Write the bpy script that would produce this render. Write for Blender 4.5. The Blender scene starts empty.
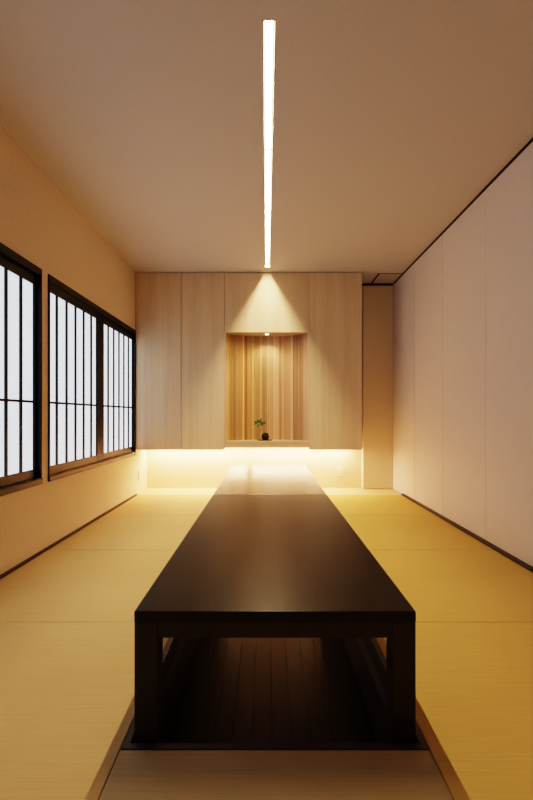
import bpy, bmesh, math, random
from mathutils import Vector, Matrix
random.seed(7)
scene = bpy.context.scene
C = scene.collection
PI = math.pi

# ------------------------------------------------------------------ helpers
OFF = {}
def bx(bm, x0, x1, y0, y1, z0, z1, bev=0.0, seg=2):
    """add one box (optionally with softened edges) to a bmesh"""
    t = bmesh.new()
    bmesh.ops.create_cube(t, size=1.0)
    bmesh.ops.scale(t, vec=(x1-x0, y1-y0, z1-z0), verts=t.verts)
    bmesh.ops.translate(t, vec=((x0+x1)/2, (y0+y1)/2, (z0+z1)/2), verts=t.verts)
    if bev > 0:
        bmesh.ops.bevel(t, geom=list(t.edges), offset=bev, segments=seg, profile=0.5, affect='EDGES')
    merge(bm, t)

def merge(bm, t):
    me = bpy.data.meshes.new('tmp'); t.to_mesh(me); t.free()
    bm.from_mesh(me); bpy.data.meshes.remove(me)

def box(*a, **k):
    bm = bmesh.new(); bx(bm, *a, **k); return bm

def lathe(bm, prof, cx, cy, n=32):
    rings = []
    for r, z in prof:
        if r < 1e-6:
            rings.append([bm.verts.new((cx, cy, z))])
        else:
            rings.append([bm.verts.new((cx+r*math.cos(2*PI*k/n), cy+r*math.sin(2*PI*k/n), z)) for k in range(n)])
    for a, b in zip(rings, rings[1:]):
        for k in range(n):
            k2 = (k+1) % n
            if len(a) == 1 and len(b) == 1: continue
            if len(a) == 1: bm.faces.new((a[0], b[k], b[k2]))
            elif len(b) == 1: bm.faces.new((a[k], b[0], a[k2]))
            else: bm.faces.new((a[k], b[k], b[k2], a[k2]))
    bmesh.ops.recalc_face_normals(bm, faces=bm.faces)

def tube(bm, pts, radii, n=8):
    rings = []
    for i, p in enumerate(pts):
        p = Vector(p)
        d = (Vector(pts[min(i+1, len(pts)-1)]) - Vector(pts[max(i-1, 0)])).normalized()
        u = d.cross(Vector((0, 1, 0.13))).normalized(); v = d.cross(u)
        rings.append([bm.verts.new(p + radii[i]*(u*math.cos(2*PI*k/n)+v*math.sin(2*PI*k/n))) for k in range(n)])
    for a, b in zip(rings, rings[1:]):
        for k in range(n):
            bm.faces.new((a[k], a[(k+1) % n], b[(k+1) % n], b[k]))
    bm.faces.new(rings[0]); bm.faces.new(rings[-1])
    bmesh.ops.recalc_face_normals(bm, faces=bm.faces)

def obj(name, bm, m, parent=None, smooth=False, origin=None):
    """link a bmesh (built in world coordinates) as ONE mesh object"""
    if parent is not None: off = OFF[parent.name]
    elif origin is not None: off = Vector(origin)
    else: off = Vector((0, 0, 0))
    bmesh.ops.translate(bm, vec=-off, verts=bm.verts)
    me = bpy.data.meshes.new(name); bm.to_mesh(me); bm.free()
    if smooth:
        for p in me.polygons: p.use_smooth = True
    me.materials.append(m)
    o = bpy.data.objects.new(name, me); C.objects.link(o)
    if parent is not None: o.parent = parent
    else: o.location = off
    OFF[o.name] = off
    return o

def thing(name, label, cat, loc=(0, 0, 0), group=None, kind=None):
    o = bpy.data.objects.new(name, None); o.empty_display_size = .1
    C.objects.link(o); o.location = loc
    OFF[o.name] = Vector(loc)
    return tag(o, label, cat, group, kind)

def tag(o, label=None, cat=None, group=None, kind=None):
    if label: o['label'] = label
    if cat: o['category'] = cat
    if group: o['group'] = group
    if kind: o['kind'] = kind
    return o

def struct(name, bm, m, label, cat, origin=None):
    return tag(obj(name, bm, m, origin=origin), label, cat, kind='structure')

def copy_tree(o, parent=None):
    c = o.copy(); C.objects.link(c)
    if parent is not None: c.parent = parent
    OFF[c.name] = OFF[o.name].copy()
    for ch in [q for q in list(C.objects) if q.parent == o]:
        copy_tree(ch, c)
    return c

# ------------------------------------------------------------------ materials
class NT:
    def __init__(s, name):
        s.m = bpy.data.materials.new(name); s.m.use_nodes = True
        s.t = s.m.node_tree; s.t.nodes.clear()
        s.out = s.n('ShaderNodeOutputMaterial')
    def n(s, typ, **kw):
        nd = s.t.nodes.new(typ)
        for k, v in kw.items():
            if hasattr(nd, k) and k not in nd.inputs: setattr(nd, k, v)
            else: nd.inputs[k].default_value = v
        return nd
    def l(s, a, b): s.t.links.new(a, b)
    def coord(s, scale=(1, 1, 1)):
        tc = s.n('ShaderNodeTexCoord'); mp = s.n('ShaderNodeMapping')
        mp.inputs['Scale'].default_value = scale
        s.l(tc.outputs['Object'], mp.inputs['Vector']); return mp.outputs['Vector']
    def ramp(s, fac, stops):
        r = s.n('ShaderNodeValToRGB'); e = r.color_ramp.elements
        while len(e) < len(stops): e.new(0.5)
        for el, (p, c) in zip(e, stops):
            el.position = p; el.color = (*c, 1) if len(c) == 3 else c
        s.l(fac, r.inputs['Fac']); return r.outputs['Color']
    def bsdf(s, rough=0.5, spec=0.5):
        b = s.n('ShaderNodeBsdfPrincipled'); b.inputs['Roughness'].default_value = rough
        b.inputs['Specular IOR Level'].default_value = spec
        s.l(b.outputs['BSDF'], s.out.inputs['Surface']); return b
    def bump(s, h, b, strength=0.2, dist=0.001):
        n = s.n('ShaderNodeBump'); n.inputs['Strength'].default_value = strength
        n.inputs['Distance'].default_value = dist
        s.l(h, n.inputs['Height']); s.l(n.outputs['Normal'], b.inputs['Normal'])

def plaster(name, col, var=0.04, rough=0.9, scale=60, bump=0.15):
    k = NT(name); b = k.bsdf(rough, 0.2)
    nz = k.n('ShaderNodeTexNoise'); nz.inputs['Scale'].default_value = scale; nz.inputs['Detail'].default_value = 4
    k.l(k.coord(), nz.inputs['Vector'])
    lo = tuple(c*(1-var) for c in col); hi = tuple(min(1, c*(1+var)) for c in col)
    k.l(k.ramp(nz.outputs['Fac'], [(0.3, lo), (0.7, hi)]), b.inputs['Base Color'])
    k.bump(nz.outputs['Fac'], b, bump, 0.001)
    return k.m

def wood(name, dark, light, axis='z', rough=0.5, spec=0.4, fine=140, bump=0.1, coat=0.0):
    k = NT(name); b = k.bsdf(rough, spec)
    s = {'x': (0.03, 1, 1), 'y': (1, 0.03, 1), 'z': (1, 1, 0.03)}[axis]
    v = k.coord(s)
    n1 = k.n('ShaderNodeTexNoise'); n1.inputs['Scale'].default_value = fine; n1.inputs['Detail'].default_value = 5
    n1.inputs['Roughness'].default_value = 0.65
    n2 = k.n('ShaderNodeTexNoise'); n2.inputs['Scale'].default_value = fine*0.09; n2.inputs['Detail'].default_value = 3
    n2.inputs['Distortion'].default_value = 0.6
    k.l(v, n1.inputs['Vector']); k.l(v, n2.inputs['Vector'])
    mx = k.n('ShaderNodeMath', operation='ADD'); k.l(n1.outputs['Fac'], mx.inputs[0]); k.l(n2.outputs['Fac'], mx.inputs[1])
    hf = k.n('ShaderNodeMath', operation='MULTIPLY'); hf.inputs[1].default_value = 0.5; k.l(mx.outputs[0], hf.inputs[0])
    k.l(k.ramp(hf.outputs[0], [(0.36, dark), (0.64, light)]), b.inputs['Base Color'])
    k.bump(n1.outputs['Fac'], b, bump, 0.0006)
    return k.m

def glow(name, col, strength):
    k = NT(name); e = k.n('ShaderNodeEmission')
    e.inputs['Color'].default_value = (*col, 1); e.inputs['Strength'].default_value = strength
    k.l(e.outputs[0], k.out.inputs['Surface']); return k.m

def plain(name, col, rough=0.5, spec=0.5):
    k = NT(name); b = k.bsdf(rough, spec)
    nz = k.n('ShaderNodeTexNoise'); nz.inputs['Scale'].default_value = 40
    k.l(k.coord(), nz.inputs['Vector'])
    k.l(k.ramp(nz.outputs['Fac'], [(0.3, tuple(c*0.93 for c in col)), (0.7, col)]), b.inputs['Base Color'])
    return k.m

def tatami(name, lo, hi, axis='y'):
    """rush weave: fine ribs, long colour streaks along the rushes"""
    k = NT(name); b = k.bsdf(0.75, 0.15)
    v = k.coord()
    w = k.n('ShaderNodeTexWave', wave_type='BANDS', bands_direction='Y' if axis == 'y' else 'X', wave_profile='SIN')
    w.inputs['Scale'].default_value = 52
    w.inputs['Distortion'].default_value = 0.25; w.inputs['Detail'].default_value = 1
    k.l(v, w.inputs['Vector'])
    st = k.n('ShaderNodeTexNoise'); st.inputs['Scale'].default_value = 1.0; st.inputs['Detail'].default_value = 5
    st.inputs['Roughness'].default_value = 0.7
    k.l(k.coord((4, 130, 1) if axis == 'y' else (130, 4, 1)), st.inputs['Vector'])
    big = k.n('ShaderNodeTexNoise'); big.inputs['Scale'].default_value = 2.0
    k.l(v, big.inputs['Vector'])
    a = k.n('ShaderNodeMath', operation='MULTIPLY'); a.inputs[1].default_value = 0.16; k.l(w.outputs['Fac'], a.inputs[0])
    c = k.n('ShaderNodeMath', operation='MULTIPLY'); c.inputs[1].default_value = 0.55; k.l(st.outputs['Fac'], c.inputs[0])
    d = k.n('ShaderNodeMath', operation='MULTIPLY'); d.inputs[1].default_value = 0.32; k.l(big.outputs['Fac'], d.inputs[0])
    s1 = k.n('ShaderNodeMath', operation='ADD'); k.l(a.outputs[0], s1.inputs[0]); k.l(c.outputs[0], s1.inputs[1])
    s2 = k.n('ShaderNodeMath', operation='ADD'); k.l(s1.outputs[0], s2.inputs[0]); k.l(d.outputs[0], s2.inputs[1])
    k.l(k.ramp(s2.outputs[0], [(0.28, lo), (0.82, hi)]), b.inputs['Base Color'])
    k.bump(w.outputs['Fac'], b, 0.12, 0.0008)
    return k.m

M = {}
M['wall'] = plaster('plaster_cream', (0.77, 0.645, 0.50))
M['wall_back'] = plaster('plaster_back', (0.80, 0.60, 0.44))
M['ceiling'] = plaster('ceiling_paper', (0.62, 0.595, 0.59), var=0.02)
M['panel_white'] = plaster('white_panel', (0.80, 0.75, 0.76), var=0.015, rough=0.55, scale=12, bump=0.02)
M['column'] = plaster('cream_panel', (0.80, 0.70, 0.57), var=0.02, rough=0.6)
M['pale_wood'] = wood('bleached_wood', (0.67, 0.53, 0.37), (0.80, 0.67, 0.50), 'z', 0.55, 0.3, 160)
M['niche_wood'] = wood('niche_wood', (0.58, 0.45, 0.29), (0.70, 0.56, 0.38), 'x', 0.5, 0.3, 160)
M['board_wood'] = wood('board_wood', (0.66, 0.50, 0.26), (0.74, 0.58, 0.33), 'x', 0.4, 0.35, 120)
M['dark_wood'] = wood('dark_table_wood', (0.013, 0.0105, 0.009), (0.022, 0.0178, 0.0155), 'y', 0.29, 0.28, 150, 0.03)
M['dark_wood_far'] = wood('dark_table_wood_far', (0.013, 0.0105, 0.009), (0.022, 0.0178, 0.0155), 'y', 0.27, 1.0, 150, 0.03)
for nd in M['dark_wood_far'].node_tree.nodes:
    if nd.type == 'BSDF_PRINCIPLED':
        nd.inputs['Coat Weight'].default_value = .8; nd.inputs['Coat Roughness'].default_value = .24; nd.inputs['Coat IOR'].default_value = 1.7
M['dark_wood_z'] = wood('dark_leg_wood', (0.013, 0.0105, 0.009), (0.022, 0.0178, 0.0155), 'z', 0.35, 0.5, 150, 0.05)
M['dark_wood_x'] = wood('dark_apron_wood', (0.013, 0.0105, 0.009), (0.022, 0.0178, 0.0155), 'x', 0.35, 0.5, 150, 0.05)
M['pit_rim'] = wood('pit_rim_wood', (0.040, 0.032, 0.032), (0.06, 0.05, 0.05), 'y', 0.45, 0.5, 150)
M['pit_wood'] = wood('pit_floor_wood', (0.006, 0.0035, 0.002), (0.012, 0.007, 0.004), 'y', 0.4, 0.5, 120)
M['frame'] = wood('window_frame_wood', (0.006, 0.005, 0.005), (0.013, 0.0105, 0.0095), 'y', 0.45, 0.4, 150)
M['frame_z'] = wood('window_stile_wood', (0.006, 0.005, 0.005), (0.013, 0.0105, 0.0095), 'z', 0.5, 0.25, 150)
M['sill_strip'] = wood('dark_strip_wood', (0.05, 0.035, 0.024), (0.08, 0.056, 0.038), 'y', 0.5, 0.4, 120)
M['pit_ledge'] = wood('pit_ledge_wood', (0.10, 0.09, 0.085), (0.15, 0.135, 0.13), 'y', 0.5, 0.4, 120)
M['dark_gap'] = plain('dark_gap', (0.02, 0.013, 0.009), 0.8, 0.1)
M['track'] = plain('dark_track', (0.035, 0.022, 0.015), 0.7, 0.2)
M['plastic'] = plain('cream_plastic', (0.82, 0.76, 0.64), 0.4, 0.4)
M['slot'] = plain('light_housing', (0.09, 0.075, 0.05), 0.6, 0.2)
M['tatami'] = tatami('tatami_rush', (0.53, 0.375, 0.178), (0.71, 0.535, 0.29))
M['tatami_gold'] = tatami('tatami_rush_gold', (0.55, 0.37, 0.125), (0.73, 0.522, 0.21))
M['tatami_shaded'] = tatami('tatami_rush_shaded', (0.42, 0.33, 0.19), (0.59, 0.48, 0.30))  # table's shade on the front mat is put into this duller colour
M['white_metal'] = plain('white_metal', (0.8, 0.76, 0.68), 0.4)
M['tray'] = wood('tray_wood', (0.03, 0.02, 0.012), (0.06, 0.04, 0.022), 'x', 0.4, 0.4, 200)
WARM = (1.0, 0.69, 0.385)
LEDC = (1.0, 0.61, 0.32)
M['strip_glow'] = glow('strip_diffuser', (1.0, 0.80, 0.50), 48.0)
M['edge_glow'] = glow('edge_band_glow', (1.0, 0.78, 0.42), 2.2)  # emission stands in for light on the slot's side reflectors
M['led_glow'] = glow('led_tape', (1.0, 0.80, 0.50), 40.0)
M['lamp_glow'] = glow('lamp_lens', (1.0, 0.88, 0.66), 25.0)

def paper_mat():
    k = NT('shoji_paper'); b = k.bsdf(0.9, 0.1)
    nz = k.n('ShaderNodeTexNoise'); nz.inputs['Scale'].default_value = 90; nz.inputs['Detail'].default_value = 6
    k.l(k.coord((1, 1, 0.25)), nz.inputs['Vector'])
    col = k.ramp(nz.outputs['Fac'], [(0.3, (0.72, 0.84, 0.97)), (0.7, (0.77, 0.88, 1.0))])
    b.inputs['Base Color'].default_value = (0.75, 0.75, 0.73, 1)
    k.l(col, b.inputs['Emission Color']); b.inputs['Emission Strength'].default_value = 1.65  # daylight behind the paper is put in as its own glow
    return k.m
M['paper'] = paper_mat()

def plank_mat():
    k = NT('cedar_planks'); b = k.bsdf(0.5, 0.3)
    at = k.n('ShaderNodeAttribute', attribute_name='plank_tint')
    v = k.coord((1, 1, 0.03))
    n1 = k.n('ShaderNodeTexNoise'); n1.inputs['Scale'].default_value = 220; n1.inputs['Detail'].default_value = 4
    n2 = k.n('ShaderNodeTexNoise'); n2.inputs['Scale'].default_value = 30; n2.inputs['Detail'].default_value = 2
    k.l(v, n1.inputs['Vector']); k.l(v, n2.inputs['Vector'])
    ad = k.n('ShaderNodeMath', operation='ADD'); k.l(n1.outputs['Fac'], ad.inputs[0]); k.l(n2.outputs['Fac'], ad.inputs[1])
    g = k.ramp(ad.outputs[0], [(0.75/2, (0.74, 0.70, 0.66)), (1.0, (1.1, 1.1, 1.1))])
    mx = k.n('ShaderNodeMix', data_type='RGBA', blend_type='MULTIPLY'); mx.inputs[0].default_value = 1.0
    k.l(at.outputs['Color'], mx.inputs[6]); k.l(g, mx.inputs[7])
    k.l(mx.outputs[2], b.inputs['Base Color'])
    k.bump(n1.outputs['Fac'], b, 0.1, 0.0006)
    return k.m
M['planks'] = plank_mat()

# ------------------------------------------------------------------ key dimensions (metres; camera looks along +Y)
XL, XR = -1.412, 1.475          # left wall face, right sliding-panel face
YB, YF = 4.74, -0.9             # back wall, wall behind the viewer
H = 2.40
CF = 4.30                       # face of the cabinet row
CB = 0.488                      # underside of the cabinets
PX0, PX1, PY0, PY1 = -0.357, 0.400, 1.046, 4.166    # inner pit
RIM = 0.019
PZ = -0.34
LX = 0.010; LW = 0.056; LY0, LY1 = 1.56, 4.16       # ceiling slot

# ------------------------------------------------------------------ room shell
bm = bmesh.new()   # floor base under the mats, with the opening of the pit
fz = -0.032
bx(bm, XL-.1, PX0-RIM-.012, 0.775, 4.31, -0.40, fz)
bx(bm, PX1+RIM+.012, XR+.1, 0.775, 4.31, -0.40, fz)
bx(bm, PX0-RIM-.012, PX1+RIM+.012, 0.775, PY0-RIM-.012, -0.40, fz)
bx(bm, PX0-RIM-.012, PX1+RIM+.012, PY1+RIM+.002, 4.31, -0.40, -0.001)
struct('floor', bm, M['tatami'], 'floor base under the straw mats, open around the sunken pit', 'floor')
struct('floor_back', box(XL-.02, XR+.06, 4.312, YB+.02, -0.06, 0.0), M['board_wood'],
       'pale wooden floor board strip below the hanging cabinets', 'floor')
struct('floor_front', box(XL-.02, XR+.06, YF-.02, 0.773, -0.06, 0.0), M['tatami'],
       'straw matting nearest the viewer at the foot of the room', 'floor')

# ceiling with the slot of the light left open
bm = bmesh.new()
xa, xb = LX-LW/2, LX+LW/2
bx(bm, XL-.1, xa, YF-.1, YB+.1, H, H+.1)
bx(bm, xb, XR+.1, YF-.1, YB+.1, H, H+.1)
bx(bm, xa, xb, YF-.1, LY0, H, H+.1)
bx(bm, xa, xb, LY1, YB+.1, H, H+.1)
struct('ceiling', bm, M['ceiling'], 'plain flat taupe ceiling with a long central light slot', 'ceiling')

# windows: y ranges of the two openings
W2 = (2.583, 4.298); WLEN = W2[1]-W2[0]
W1 = (2.505-WLEN, 2.505)
WZ0, WZ1 = 0.43, 1.772
bm = bmesh.new()
T = 0.14
bx(bm, XL-T, XL, YF-.1, YB+.1, -0.05, WZ0+.01)
bx(bm, XL-T, XL, YF-.1, YB+.1, WZ1-.01, H+.02)
for a, b in ((YF-.1, W1[0]+.01), (W1[1]-.01, W2[0]+.01), (W2[1]-.01, YB+.1)):
    bx(bm, XL-T, XL, a, b, WZ0+.01, WZ1-.01)
struct('wall_left', bm, M['wall'], 'cream plaster wall on the left with two paper windows', 'wall')
struct('wall_back', box(XL-.1, XR+.1, YB, YB+.1, -0.05, H+.02), M['wall_back'], 'cream back wall glowing below the hanging cabinets', 'wall')
struct('wall_front', box(XL-.1, XR+.1, YF-.1, YF, -0.05, H+.02), M['wall'], 'cream wall behind the viewer', 'wall')
struct('wall_right', box(1.512, 1.6, YF-.1, YB+.1, -0.05, H+.02), M['wall'], 'plain wall behind the white sliding panels', 'wall')

# cream return panel in the right back corner, with a dark shadow gap above
bm = box(1.126, XR, 4.664, YB, 0.004, 2.372, bev=.002)
cr = tag(obj('wall_corner', bm, M['column'], origin=(1.3, 4.7, 0)), 'narrow cream full-height panel in the back right corner', 'wall panel', kind='structure')
obj('shadow_gap', box(1.126, XR, 4.675, YB, 2.372, H), M['dark_gap'], cr)

# dark strips along the mats and the track over the sliding panels
tag(obj('baseboard_left', box(XL, -1.392, YF, 4.31, 0, 0.0126, bev=.0015), M['sill_strip'], origin=(XL, 2, 0)),
    'thin dark wooden strip along the foot of the left wall', 'baseboard', kind='structure')
tag(obj('baseboard_right', box(1.4525, 1.511, YF, 4.31, 0, 0.0165, bev=.0015), M['sill_strip'], origin=(1.48, 2, 0)),
    'dark wooden floor track below the white sliding panels', 'baseboard', kind='structure')
tag(obj('trim_1', box(1.477, 1.511, YF, 4.66, 2.377, H), M['track'], origin=(1.49, 2, 2.377)),
    'dark track line between ceiling and white sliding panels', 'trim', kind='structure')

# white sliding panels of the right side
seams = [4.662, 3.99, 3.356, 2.69, 2.035, 1.38, 0.725, 0.07, -0.89]
names = ['white sliding panel nearest the back right corner, edged by the darkest seam',
         'second white sliding panel from the back corner on the right',
         'third white sliding panel from the back corner on the right',
         'white sliding panel cut off by the right edge of the picture']
for i, (a, b) in enumerate(zip(seams, seams[1:])):
    g = 0.006 if i < 2 else 0.003
    z0 = 0.004 if i == 0 else 0.0185
    bm = bmesh.new()
    if i == 0:
        bx(bm, XR, XR+.03, 4.312, a-.001, 0.004, 2.376, bev=.0)
        bx(bm, XR, XR+.03, b+.003, 4.312, 0.0185, 2.376, bev=.0)
        bmesh.ops.remove_doubles(bm, verts=bm.verts, dist=1e-5)
    else:
        bx(bm, XR, XR+.03, b+g/2, a-g/2, z0, 2.376, bev=.001)
    o = obj('door_%d' % (i+1), bm, M['panel_white'], origin=(XR, (a+b)/2, z0))
    tag(o, names[i] if i < 4 else 'white sliding panel on the right, number %d from the back corner, beside the viewer' % (i+1), 'sliding door', kind='structure')

# ------------------------------------------------------------------ shoji windows
def make_window(num, y0, y1, label, shift=0.0):
    w = thing('window_%d' % num, label, 'window', (XL, (y0+y1)/2, WZ0), kind='structure')
    xf, xbk = XL+0.008, XL-0.075
    bm = bmesh.new()
    bx(bm, xbk, xf, y0, y1, WZ1-.032, WZ1, bev=.002)                 # head
    bx(bm, xbk, xf+.006, y0, y1, WZ0, WZ0+.034, bev=.002)            # sill
    obj('window_frame', bm, M['frame'], w)
    for ya, yb in ((y0, y0+.016), (y1-.014, y1)):
        obj('jamb', box(xbk, xf, ya, yb, WZ0+.034, WZ1-.032, bev=.002), M['frame_z'], w)
    # thin guide rails in head and sill
    bm = bmesh.new()
    bx(bm, XL-.003, XL+.006, y0+.024, y1-.022, WZ1-.044, WZ1-.032)
    bx(bm, XL-.003, XL+.006, y0+.024, y1-.022, WZ0+.034, WZ0+.039)
    obj('guide_rail', bm, M['frame'], w)
    za, zb = WZ0+.036, WZ1-.034
    for k in range(2):
        if k == 0: sa, sb, ia, ib, x0, x1, b0 = y0+.016, y0+.884, y0+.022, y0+.762, XL-.018, XL-.004, y0+.132+shift
        else:      sa, sb, ia, ib, x0, x1, b0 = y0+.82, y1-.014, y0+.940+shift, y1-.020+shift*.5, XL-.033, XL-.019, y0+1.051+shift
        gz0, gz1 = 0.524, 1.668
        bm = bmesh.new()
        bx(bm, x0, x1, sa, ia, za, zb, bev=.0015); bx(bm, x0, x1, ib, sb, za, zb, bev=.0015)
        s = obj('sash', bm, M['frame_z'], w)
        obj('bottom_rail', box(x0+.001, x1-.001, ia, ib, za, gz0, bev=.001), M['frame'], s)
        obj('top_rail', box(x0+.001, x1-.001, ia, ib, gz1, zb, bev=.001), M['frame'], s)
        bm = bmesh.new()
        n = 6
        for j in range(1, n):
            yc = b0+.1333*(j-1)
            bx(bm, x0+.0015, x1-.003, yc-.0092, yc+.0092, gz0, gz1)
        bx(bm, x0+.003, x1-.005, ia, ib, 0.942-.007, 0.942+.007)
        obj('lattice', bm, M['frame_z'], s)
        obj('paper', box(x0-.002, x0+.0015, ia-.004, ib+.004, gz0-.004, gz1+.004), M['paper'], s)
    return w
make_window(1, *W1, 'dark framed paper window cut off by the left edge of the picture', -.032)
make_window(2, *W2, 'whole dark framed two-sash paper window next to the cabinets')

# ------------------------------------------------------------------ straw mats
gap = 0.0024
rows = [(0.775, 1.66), (1.66, 2.55), (2.55, 3.43), (3.43, 4.312)]
cols = [(-1.392, PX0-RIM), (PX1+RIM, 1.4525)]
rl = ['nearest', 'second nearest', 'third nearest', 'farthest']
for ci, (xa_, xb_) in enumerate(cols):
    for ri, (ya_, yb_) in enumerate(rows):
        near = .0005 if ci == 0 else .0009
        g0 = near if ri < 2 else gap; g1 = near if ri == 0 else gap
        side = ['left', 'right'][ci]; by = ['window wall', 'white sliding panels'][ci]
        o = obj('tatami_mat', box(xa_+.0008, xb_-.0008, ya_+g0, yb_-g1, -0.031, 0.0, bev=.002, seg=1), [M['tatami'], M['tatami_gold']][ci],
                origin=((xa_+xb_)/2, (ya_+yb_)/2, -.031))
        lab = {0: 'golden straw mat nearest the viewer, %s of the table beside the %s',
               1: 'second straw mat from the viewer, %s of the table beside the %s',
               2: 'third straw mat from the viewer, %s of the table beside the %s',
               3: 'farthest straw mat by the cabinets, %s of the table beside the %s'}[ri] % (side, by)
        tag(o, lab, 'tatami mat', 'straw mats around the table')
o = obj('tatami_mat', box(PX0-RIM+.0008, PX1+RIM-.0008, 0.775, PY0-RIM-.001, -0.031, 0.0, bev=.003), M['tatami_shaded'], origin=(0.02, .9, -.031))
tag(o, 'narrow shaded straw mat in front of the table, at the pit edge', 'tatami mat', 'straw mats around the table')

# ------------------------------------------------------------------ sunken pit
p = thing('floor_pit', 'dark plank-lined sunken leg pit in the floor below the tables', 'floor pit', ((PX0+PX1)/2, (PY0+PY1)/2, PZ), kind='structure')
def ring(x0, x1, y0, y1, w, z0, z1, bev=0):
    b = bmesh.new()
    bx(b, x0-w, x0, y0-w, y1+w, z0, z1, bev); bx(b, x1, x1+w, y0-w, y1+w, z0, z1, bev)
    bx(b, x0, x1, y0-w, y0, z0, z1, bev); bx(b, x0, x1, y1, y1+w, z0, z1, bev)
    return b
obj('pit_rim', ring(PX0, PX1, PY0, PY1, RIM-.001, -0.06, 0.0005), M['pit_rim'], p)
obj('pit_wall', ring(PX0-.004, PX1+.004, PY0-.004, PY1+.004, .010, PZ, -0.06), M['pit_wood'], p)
bm = bmesh.new()
bx(bm, PX0-.003, PX0+.003, PY0, PY1, -.122, -.062); bx(bm, PX1-.003, PX1+.003, PY0, PY1, -.122, -.062)
obj('pit_ledge', bm, M['pit_ledge'], p)
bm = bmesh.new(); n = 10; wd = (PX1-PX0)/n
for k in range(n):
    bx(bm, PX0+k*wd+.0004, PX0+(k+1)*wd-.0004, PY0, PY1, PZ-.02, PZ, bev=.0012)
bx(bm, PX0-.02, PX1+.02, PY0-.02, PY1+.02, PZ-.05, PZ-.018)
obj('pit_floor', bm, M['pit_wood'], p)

# ------------------------------------------------------------------ tables
TX0, TX1 = -0.348, 0.393; TL = 1.552; TZ = 0.343
def make_table(y0):
    y1 = y0+TL; xc = (TX0+TX1)/2
    t = thing('low_table', 'long dark brown low table nearest the viewer, its front legs in full view', 'table', (xc, (y0+y1)/2, PZ), 'dark tables standing in the pit')
    obj('tabletop', box(TX0, TX1, y0, y1, .314, TZ, bev=.0025, seg=2), M['dark_wood'], t)
    L = 0.060
    for sx in (TX0+.0005, TX1-L-.0005):
        for sy in (y0+.001, y1-L-.001):
            obj('leg', box(sx, sx+L, sy, sy+L, PZ+.0005, .3135, bev=.002), M['dark_wood_z'], t)
    for sy in (y0+.006, y1-.006-.028):
        obj('apron', box(TX0+L, TX1-L, sy, sy+.028, .270, .3135, bev=.001), M['dark_wood_x'], t)
    for sx in (TX0+.006, TX1-.006-.028):
        obj('apron', box(sx, sx+.028, y0+L+.001, y1-L-.001, .270, .3135, bev=.001), M['dark_wood'], t)
    return t
tab = make_table(1.05)
t2 = copy_tree(tab); t2.location.y += TL+.004
tops = [q for q in C.objects if q.parent == t2 and q.name.startswith('tabletop')]
tops[0].data = tops[0].data.copy(); tops[0].data.materials[0] = M['dark_wood_far']
t2['label'] = 'matching dark low table at the far end, under the bright glow by the cabinets'

# ------------------------------------------------------------------ hanging cabinets and alcove
def cabinet(x0, x1, label):
    r = thing('hanging_cabinet', label, 'cabinet', ((x0+x1)/2, (CF+YB)/2, CB), 'pale wooden cabinets hung on the back wall')
    obj('body', box(x0+.0005, x1-.0005, CF+.021, YB-.0005, CB+.018, 2.392), M['pale_wood'], r)
    obj('door', box(x0+.0012, x1-.0012, CF, CF+.020, CB, 2.394, bev=.0012), M['pale_wood'], r)
    return r
cabinet(-1.4105, -0.9195, 'pale wooden hanging cabinet beside the window, farthest left')
cabinet(-0.9165, -0.4525, 'pale wooden hanging cabinet just left of the plank alcove')
cabinet(0.458, 1.029, 'pale wooden hanging cabinet right of the plank alcove, the widest door')
NX0, NX1, NZ0, NZ1 = -0.440, 0.446, 0.5825, 1.752
al = thing('display_alcove', 'open alcove with warm cedar plank back between the pale cabinets', 'alcove', (0.003, 4.52, .52))
obj('fascia_panel', box(-.4505, .456, CF+.001, CF+.021, NZ1, 2.394, bev=.001), M['pale_wood'], al)
obj('ceiling_panel', box(-.4505, .456, CF+.021, YB-.001, NZ1, NZ1+.02), M['niche_wood'], al)
obj('upper_box', box(-.4505, .456, CF+.022, YB-.001, NZ1+.02, 2.392), M['pale_wood'], al)
for a, b in ((-.4505, NX0), (NX1, .456)):
    obj('side_panel', box(a, b, CF+.001, YB-.001, .546, NZ1), M['pale_wood'], al)
obj('shelf', box(NX0, NX1, CF+.001, YB-.001, .546, NZ0, bev=.0008), M['niche_wood'], al)
obj('base_panel', box(-.4505, .456, CF+.10, YB-.001, CB+.018, .5455), M['pale_wood'], al)
obj('light_valance', box(-.4505, .456, CF+.004, CF+.024, .512, .546), M['pale_wood'], al)
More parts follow.
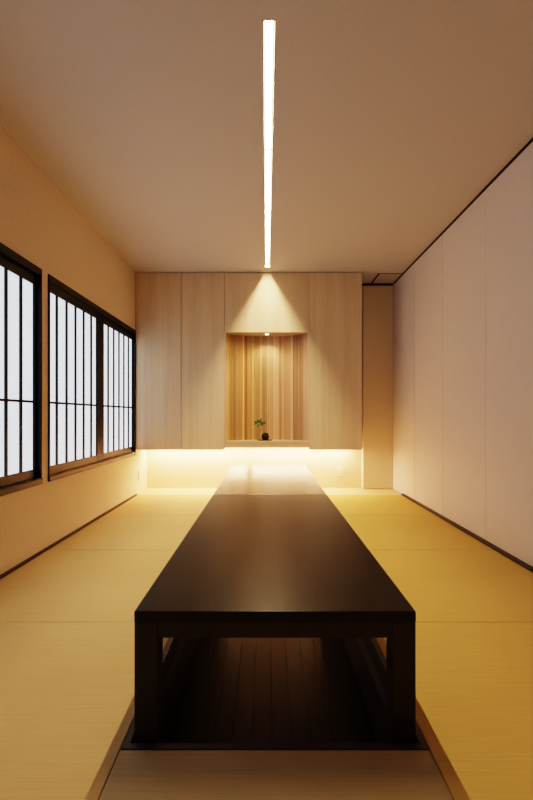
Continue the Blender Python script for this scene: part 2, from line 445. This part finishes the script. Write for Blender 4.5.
# curved plank back
bm = bmesh.new()
tint = []
edge, mid = 4.37, 4.53
hw = (NX1-NX0)/2; xc = (NX0+NX1)/2; sag = mid-edge
Rr = (hw*hw+sag*sag)/(2*sag); cy = mid-Rr; amax = math.asin(hw/Rr)
widths = [.034, .024, .036, .022, .03, .044, .02, .032, .046, .03, .022, .038, .028, .034, .02, .026, .040, .026, .036, .024, .030, .046, .026, .034, .048, .028, .036, .05]
tot = sum(widths); arc = 2*amax*Rr; s = 0
pal = [(.60, .37, .16), (.68, .44, .21), (.54, .32, .14), (.72, .49, .26), (.62, .38, .18), (.44, .24, .10), (.66, .42, .22)]
palr = [(.62, .39, .24), (.68, .45, .30), (.54, .32, .19), (.72, .50, .35), (.60, .37, .23)]
colors = []
for i, w_ in enumerate(widths):
    a0 = -amax+s/tot*2*amax; s += w_; a1 = -amax+s/tot*2*amax
    pr = random.uniform(0, .010); g = .0013
    f = s/tot
    c0 = random.choice(pal); c1 = random.choice(palr)
    mx = max(0, min(1, (f-.35)/.3)); c = tuple(c0[j]*(1-mx)+c1[j]*mx for j in range(3))
    q = random.uniform(.60, 1.12); c = tuple(v*q for v in c)
    if i in (7,): c = (.36, .16, .05)
    pts = []
    for ang, rr in ((a0+g/Rr, Rr-pr), (a1-g/Rr, Rr-pr), (a1-g/Rr, Rr+.014), (a0+g/Rr, Rr+.014)):
        pts.append((xc+math.sin(ang)*rr, cy+math.cos(ang)*rr))
    lo = [bm.verts.new((x, y, NZ0)) for x, y in pts]; hi = [bm.verts.new((x, y, NZ1)) for x, y in pts]
    bm.faces.new(lo); bm.faces.new(hi)
    for k in range(4): bm.faces.new((lo[k], lo[(k+1) % 4], hi[(k+1) % 4], hi[k]))
    colors += [c]*6
bmesh.ops.recalc_face_normals(bm, faces=bm.faces)
pb = obj('plank_back', bm, M['planks'], al)
ca = pb.data.color_attributes.new('plank_tint', 'FLOAT_COLOR', 'CORNER')
for pol in pb.data.polygons:
    for li in pol.loop_indices: ca.data[li].color = (*colors[pol.index], 1)

# downlight in the alcove ceiling
dx, dy = 0.006, 4.395
d = thing('recessed_downlight', 'small round lit downlight in the alcove ceiling', 'ceiling light', (dx, dy, NZ1))
bm = bmesh.new(); lathe(bm, [(.021, NZ1-.004), (.030, NZ1-.003), (.031, NZ1), (.019, NZ1), (.021, NZ1-.004)], dx, dy)
obj('trim_ring', bm, M['white_metal'], d, smooth=True)
bm = bmesh.new(); lathe(bm, [(0, NZ1-.007), (.010, NZ1-.0062), (.0195, NZ1-.003), (.0195, NZ1-.001), (0, NZ1-.001)], dx, dy)
obj('lens', bm, M['lamp_glow'], d, smooth=True)

# ------------------------------------------------------------------ little arrangement on the alcove shelf
sz = NZ0+.0003; py = 4.385
bm = bmesh.new()
t = bmesh.new(); bmesh.ops.create_cone(t, cap_ends=True, segments=40, radius1=.5, radius2=.54, depth=1)
bmesh.ops.scale(t, vec=(.155, .085, .009), verts=t.verts); bmesh.ops.translate(t, vec=(-.019, py, sz+.0045), verts=t.verts)
top = [f for f in t.faces if f.normal.z > .9]
r = bmesh.ops.inset_region(t, faces=top, thickness=.004)
top = [f for f in t.faces if f.normal.z > .9 and len(f.verts) > 8]
bmesh.ops.translate(t, vec=(0, 0, -.004), verts=list({v for f in top for v in f.verts}))
merge(bm, t)
o = obj('tray', bm, M['tray'], origin=(-.019, py, sz)); tag(o, 'shallow dark oval tray on the alcove shelf', 'tray')
TS = sz+.0055
# moss ball
k = NT('moss'); b_ = k.bsdf(.95, .1)
nz = k.n('ShaderNodeTexNoise'); nz.inputs['Scale'].default_value = 140; nz.inputs['Detail'].default_value = 5
k.l(k.coord(), nz.inputs['Vector'])
k.l(k.ramp(nz.outputs['Fac'], [(.35, (.008, .012, .004)), (.7, (.055, .065, .018))]), b_.inputs['Base Color'])
k.bump(nz.outputs['Fac'], b_, 1.0, .004); M['moss'] = k.m
bm = bmesh.new(); bmesh.ops.create_icosphere(bm, subdivisions=4, radius=1)
from mathutils import noise
for v in bm.verts:
    n_ = v.co.normalized()
    q = 1+.07*noise.noise(n_*3.1)+.05*noise.noise(n_*9)+.03*noise.noise(n_*22)
    c_ = n_*q; c_.z = max(c_.z, -.86)
    v.co = Vector((c_.x*.040-.013, c_.y*.038+py, c_.z*.043+TS+.0372))
o = obj('moss_ball', bm, M['moss'], smooth=True, origin=(-.013, py, TS)); tag(o, 'round dark green moss ball on the oval tray', 'moss ball')
# leafy sprig
k = NT('leaf'); b_ = k.bsdf(.45, .4)
nz = k.n('ShaderNodeTexNoise'); nz.inputs['Scale'].default_value = 60
k.l(k.coord(), nz.inputs['Vector'])
k.l(k.ramp(nz.outputs['Fac'], [(.3, (.055, .105, .014)), (.7, (.14, .23, .04))]), b_.inputs['Base Color']); M['leaf'] = k.m
M['stem'] = plain('stem_bark', (.22, .10, .045), .7, .2)
sx = -.072
sp = thing('leafy_sprig', 'slim stemmed green leafy sprig beside the moss ball', 'plant', (sx, py, TS))
bm = bmesh.new()
stem_pts = [(sx, py, TS), (sx-.001, py, TS+.05), (sx+.001, py+.002, TS+.10), (sx-.001, py, TS+.15), (sx, py, TS+.195)]
tube(bm, stem_pts, [.0028, .0024, .0022, .002, .0016])
tube(bm, [(sx+.001, py+.002, TS+.10), (sx+.018, py, TS+.135), (sx+.034, py-.004, TS+.165), (sx+.044, py-.004, TS+.19)], [.0018, .0015, .0013, .001])
tube(bm, [(sx, py, TS+.14), (sx-.018, py-.004, TS+.165), (sx-.032, py-.006, TS+.18)], [.0016, .0013, .001])
obj('stem', bm, M['stem'], sp, smooth=True)
def leaf(base, ang, length, wd, lean):
    """pointed oval leaf, roughly facing the room; ang is its direction in the x-z plane"""
    bm = bmesh.new(); n = 8; rows_ = []
    for i in range(n+1):
        u = i/n
        w_ = wd*math.sin(PI*u)**.75*(1.15-.45*u) if 0 < i < n else .0004
        rows_.append([Vector((u*length, -.22*length*u*u-abs(s_)*w_*.3, s_*w_)) for s_ in (-1, 0, 1)])
    rot = Matrix.Rotation(-ang, 4, 'Y') @ Matrix.Rotation(lean, 4, 'X')
    vs = [[bm.verts.new(Vector(base)+rot @ p_) for p_ in r_] for r_ in rows_]
    for a_, b__ in zip(vs, vs[1:]):
        for j in range(2): bm.faces.new((a_[j], a_[j+1], b__[j+1], b__[j]))
    bmesh.ops.recalc_face_normals(bm, faces=bm.faces)
    bmesh.ops.solidify(bm, geom=bm.faces[:], thickness=.0008)
    obj('leaf', bm, M['leaf'], sp, smooth=True)
zt = TS+.19
for bx_, bz_, ang, ln, w_, le in (
    (sx-.030, zt-.010, PI+.35, .036, .013, .5), (sx-.024, zt-.006, PI-.55, .046, .015, -.3), (sx-.012, zt-.006, 2.0, .050, .015, .3),
    (sx-.002, zt-.004, 1.15, .056, .016, -.4), (sx+.002, zt-.008, .35, .050, .016, .4), (sx+.002, zt-.016, -.35, .040, .014, -.2),
    (sx-.006, zt-.016, PI+.9, .040, .014, .2), (sx+.038, zt-.008, .9, .030, .012, .4), (sx+.040, zt-.012, .05, .024, .011, -.3), (sx+.036, zt-.018, PI-.2, .030, .012, .3)):
    leaf((bx_, py-.006, bz_), ang, ln, w_, le)

# ------------------------------------------------------------------ outlet plates
o1 = thing('outlet_plate', 'cream wall outlet low on the back wall, right of the table', 'outlet', (.871, YB, .198))
obj('plate', box(.834, .908, YB-.007, YB-.0003, .138, .259, bev=.002), M['plastic'], o1)
for z_ in (.178, .219):
    s_ = obj('socket', box(.857, .885, YB-.0082, YB-.0065, z_-.013, z_+.013, bev=.0012), M['plastic'], o1)
    bm = bmesh.new(); bx(bm, .8655, .8672, YB-.0085, YB-.0080, z_-.004, z_+.004); bx(bm, .8748, .8765, YB-.0085, YB-.0080, z_-.004, z_+.004)
    obj('slots', bm, M['dark_gap'], s_)
o2 = thing('wall_plate', 'thin cream wall plate low on the left wall near the cabinets', 'outlet', (XL, 4.43, .195))
obj('plate', box(XL+.0003, XL+.009, 4.395, 4.465, .137, .255, bev=.002), M['plastic'], o2)
obj('cover', box(XL+.0085, XL+.0105, 4.408, 4.452, .155, .237, bev=.001), M['plastic'], o2)

# ------------------------------------------------------------------ ceiling hatch
hx0, hx1, hy0, hy1 = 1.214, XR-.001, 4.340, 4.662
h = thing('ceiling_hatch', 'small square dark-edged hatch in the ceiling corner over the cream panel', 'ceiling hatch', ((hx0+hx1)/2, (hy0+hy1)/2, H))
obj('hatch_panel', box(hx0+.018, hx1-.002, hy0+.008, hy1-.008, H-.006, H-.0005, bev=.001), M['ceiling'], h)
bm = bmesh.new()
bx(bm, hx0, hx0+.018, hy0, hy1, H-.003, H-.0003); bx(bm, hx0+.018, hx1, hy0, hy0+.008, H-.003, H-.0003)
bx(bm, hx0+.018, hx1, hy1-.008, hy1, H-.003, H-.0003)
obj('hatch_gap_strips', bm, M['dark_gap'], h)  # dark strips laid on the ceiling in place of the hatch's shaded gaps

# ------------------------------------------------------------------ linear ceiling light
SD = 0.048
l = thing('linear_ceiling_light', 'long narrow lit strip light recessed down the middle of the ceiling', 'ceiling light', (LX, (LY0+LY1)/2, H))
JO = 2.333
bm = bmesh.new()
bx(bm, xa+.0002, xa+.0042, LY0, LY1, H-.0005, H+SD+.012); bx(bm, xb-.0042, xb-.0002, LY0, LY1, H-.0005, H+SD+.012)
bx(bm, xa+.0042, xb-.0042, LY0, LY0+.003, H-.0005, H+SD+.012); bx(bm, xa+.0042, xb-.0042, LY1-.003, LY1, H+SD*.4, H+SD+.012)
bx(bm, xa+.0042, xb-.0042, LY0+.003, LY1-.003, H+SD+.006, H+SD+.012)
obj('housing', bm, M['slot'], l)
for a, b in ((LY0+.003, JO-.003), (JO+.003, LY1-.003)):
    obj('diffuser', box(LX-.0165, LX+.0165, a, b, H+SD+.002, H+SD+.0055), M['strip_glow'], l)
    bm = bmesh.new(); bx(bm, xa+.0045, LX-.0180, a, b, H+SD+.002, H+SD+.0055); bx(bm, LX+.0180, xb-.0045, a, b, H+SD+.002, H+SD+.0055)
    obj('edge_band_glow', bm, M['edge_glow'], l)
obj('joint', box(xa+.0045, xb-.0045, JO-.003, JO+.003, H+.006, H+.010), M['slot'], l)

def area(name, loc, sx_, sy_, power, col=WARM, rot=(0, 0, 0), spread=PI):
    L_ = bpy.data.lights.new(name, 'AREA'); L_.shape = 'RECTANGLE'; L_.size = sx_; L_.size_y = sy_
    L_.energy = power; L_.color = col; L_.spread = spread
    o_ = bpy.data.objects.new(name, L_); C.objects.link(o_); o_.location = loc; o_.rotation_euler = rot
    return o_
PL = 27.0   # watts per metre
for a, b in ((LY0+.006, JO-.005), (JO+.005, LY1-.006)):
    area('strip_lamp', (LX, (a+b)/2, H+SD), .016, b-a, PL*(b-a)*(.75 if a < 2 else 1.0))

# ------------------------------------------------------------------ LED tapes below the cabinets (with the dark break between them)
LEDP = 19.0
LY = 4.63
for i, (a, b, lab) in enumerate(((-1.37, -.218, 'glowing warm light strip under the left cabinets'), (-.165, .985, 'glowing warm light strip under the alcove and right cabinet'))):
    e = thing('light_strip', lab, 'light strip', ((a+b)/2, LY, CB+.018))
    obj('channel', box(a, b, LY-.015, LY+.015, CB+.011, CB+.0178), M['white_metal'], e)
    obj('led_tape', box(a+.004, b-.004, LY-.010, LY+.010, CB+.008, CB+.0115), M['led_glow'], e)
    area('led_lamp', ((a+b)/2, LY, CB+.0065), b-a-.01, .016, LEDP*(b-a), LEDC)

# alcove lamp
S = bpy.data.lights.new('alcove_spot', 'SPOT'); S.energy = 10.5; S.color = (1.0, .76, .48); S.spot_size = 2.3; S.spot_blend = 1.0; S.shadow_soft_size = .015
so = bpy.data.objects.new('alcove_spot', S); C.objects.link(so); so.location = (dx, dy, NZ1-.03)

# ------------------------------------------------------------------ world, camera, colour
w = bpy.data.worlds.new('world'); scene.world = w; w.use_nodes = True
bg = w.node_tree.nodes['Background']; bg.inputs['Color'].default_value = (.6, .75, 1, 1); bg.inputs['Strength'].default_value = .6

cam = bpy.data.cameras.new('camera'); co = bpy.data.objects.new('camera', cam); C.objects.link(co)
co.location = (0, 0, .857); co.rotation_euler = (PI/2, 0, 0)
cam.sensor_fit = 'VERTICAL'; cam.sensor_height = 36; cam.sensor_width = 24
cam.lens = 400*36/800
cam.shift_y = 15.5/800; cam.shift_x = 0
cam.clip_start = .02
scene.camera = co
scene.view_settings.view_transform = 'Filmic'
scene.view_settings.look = 'High Contrast'
scene.view_settings.exposure = -0.40
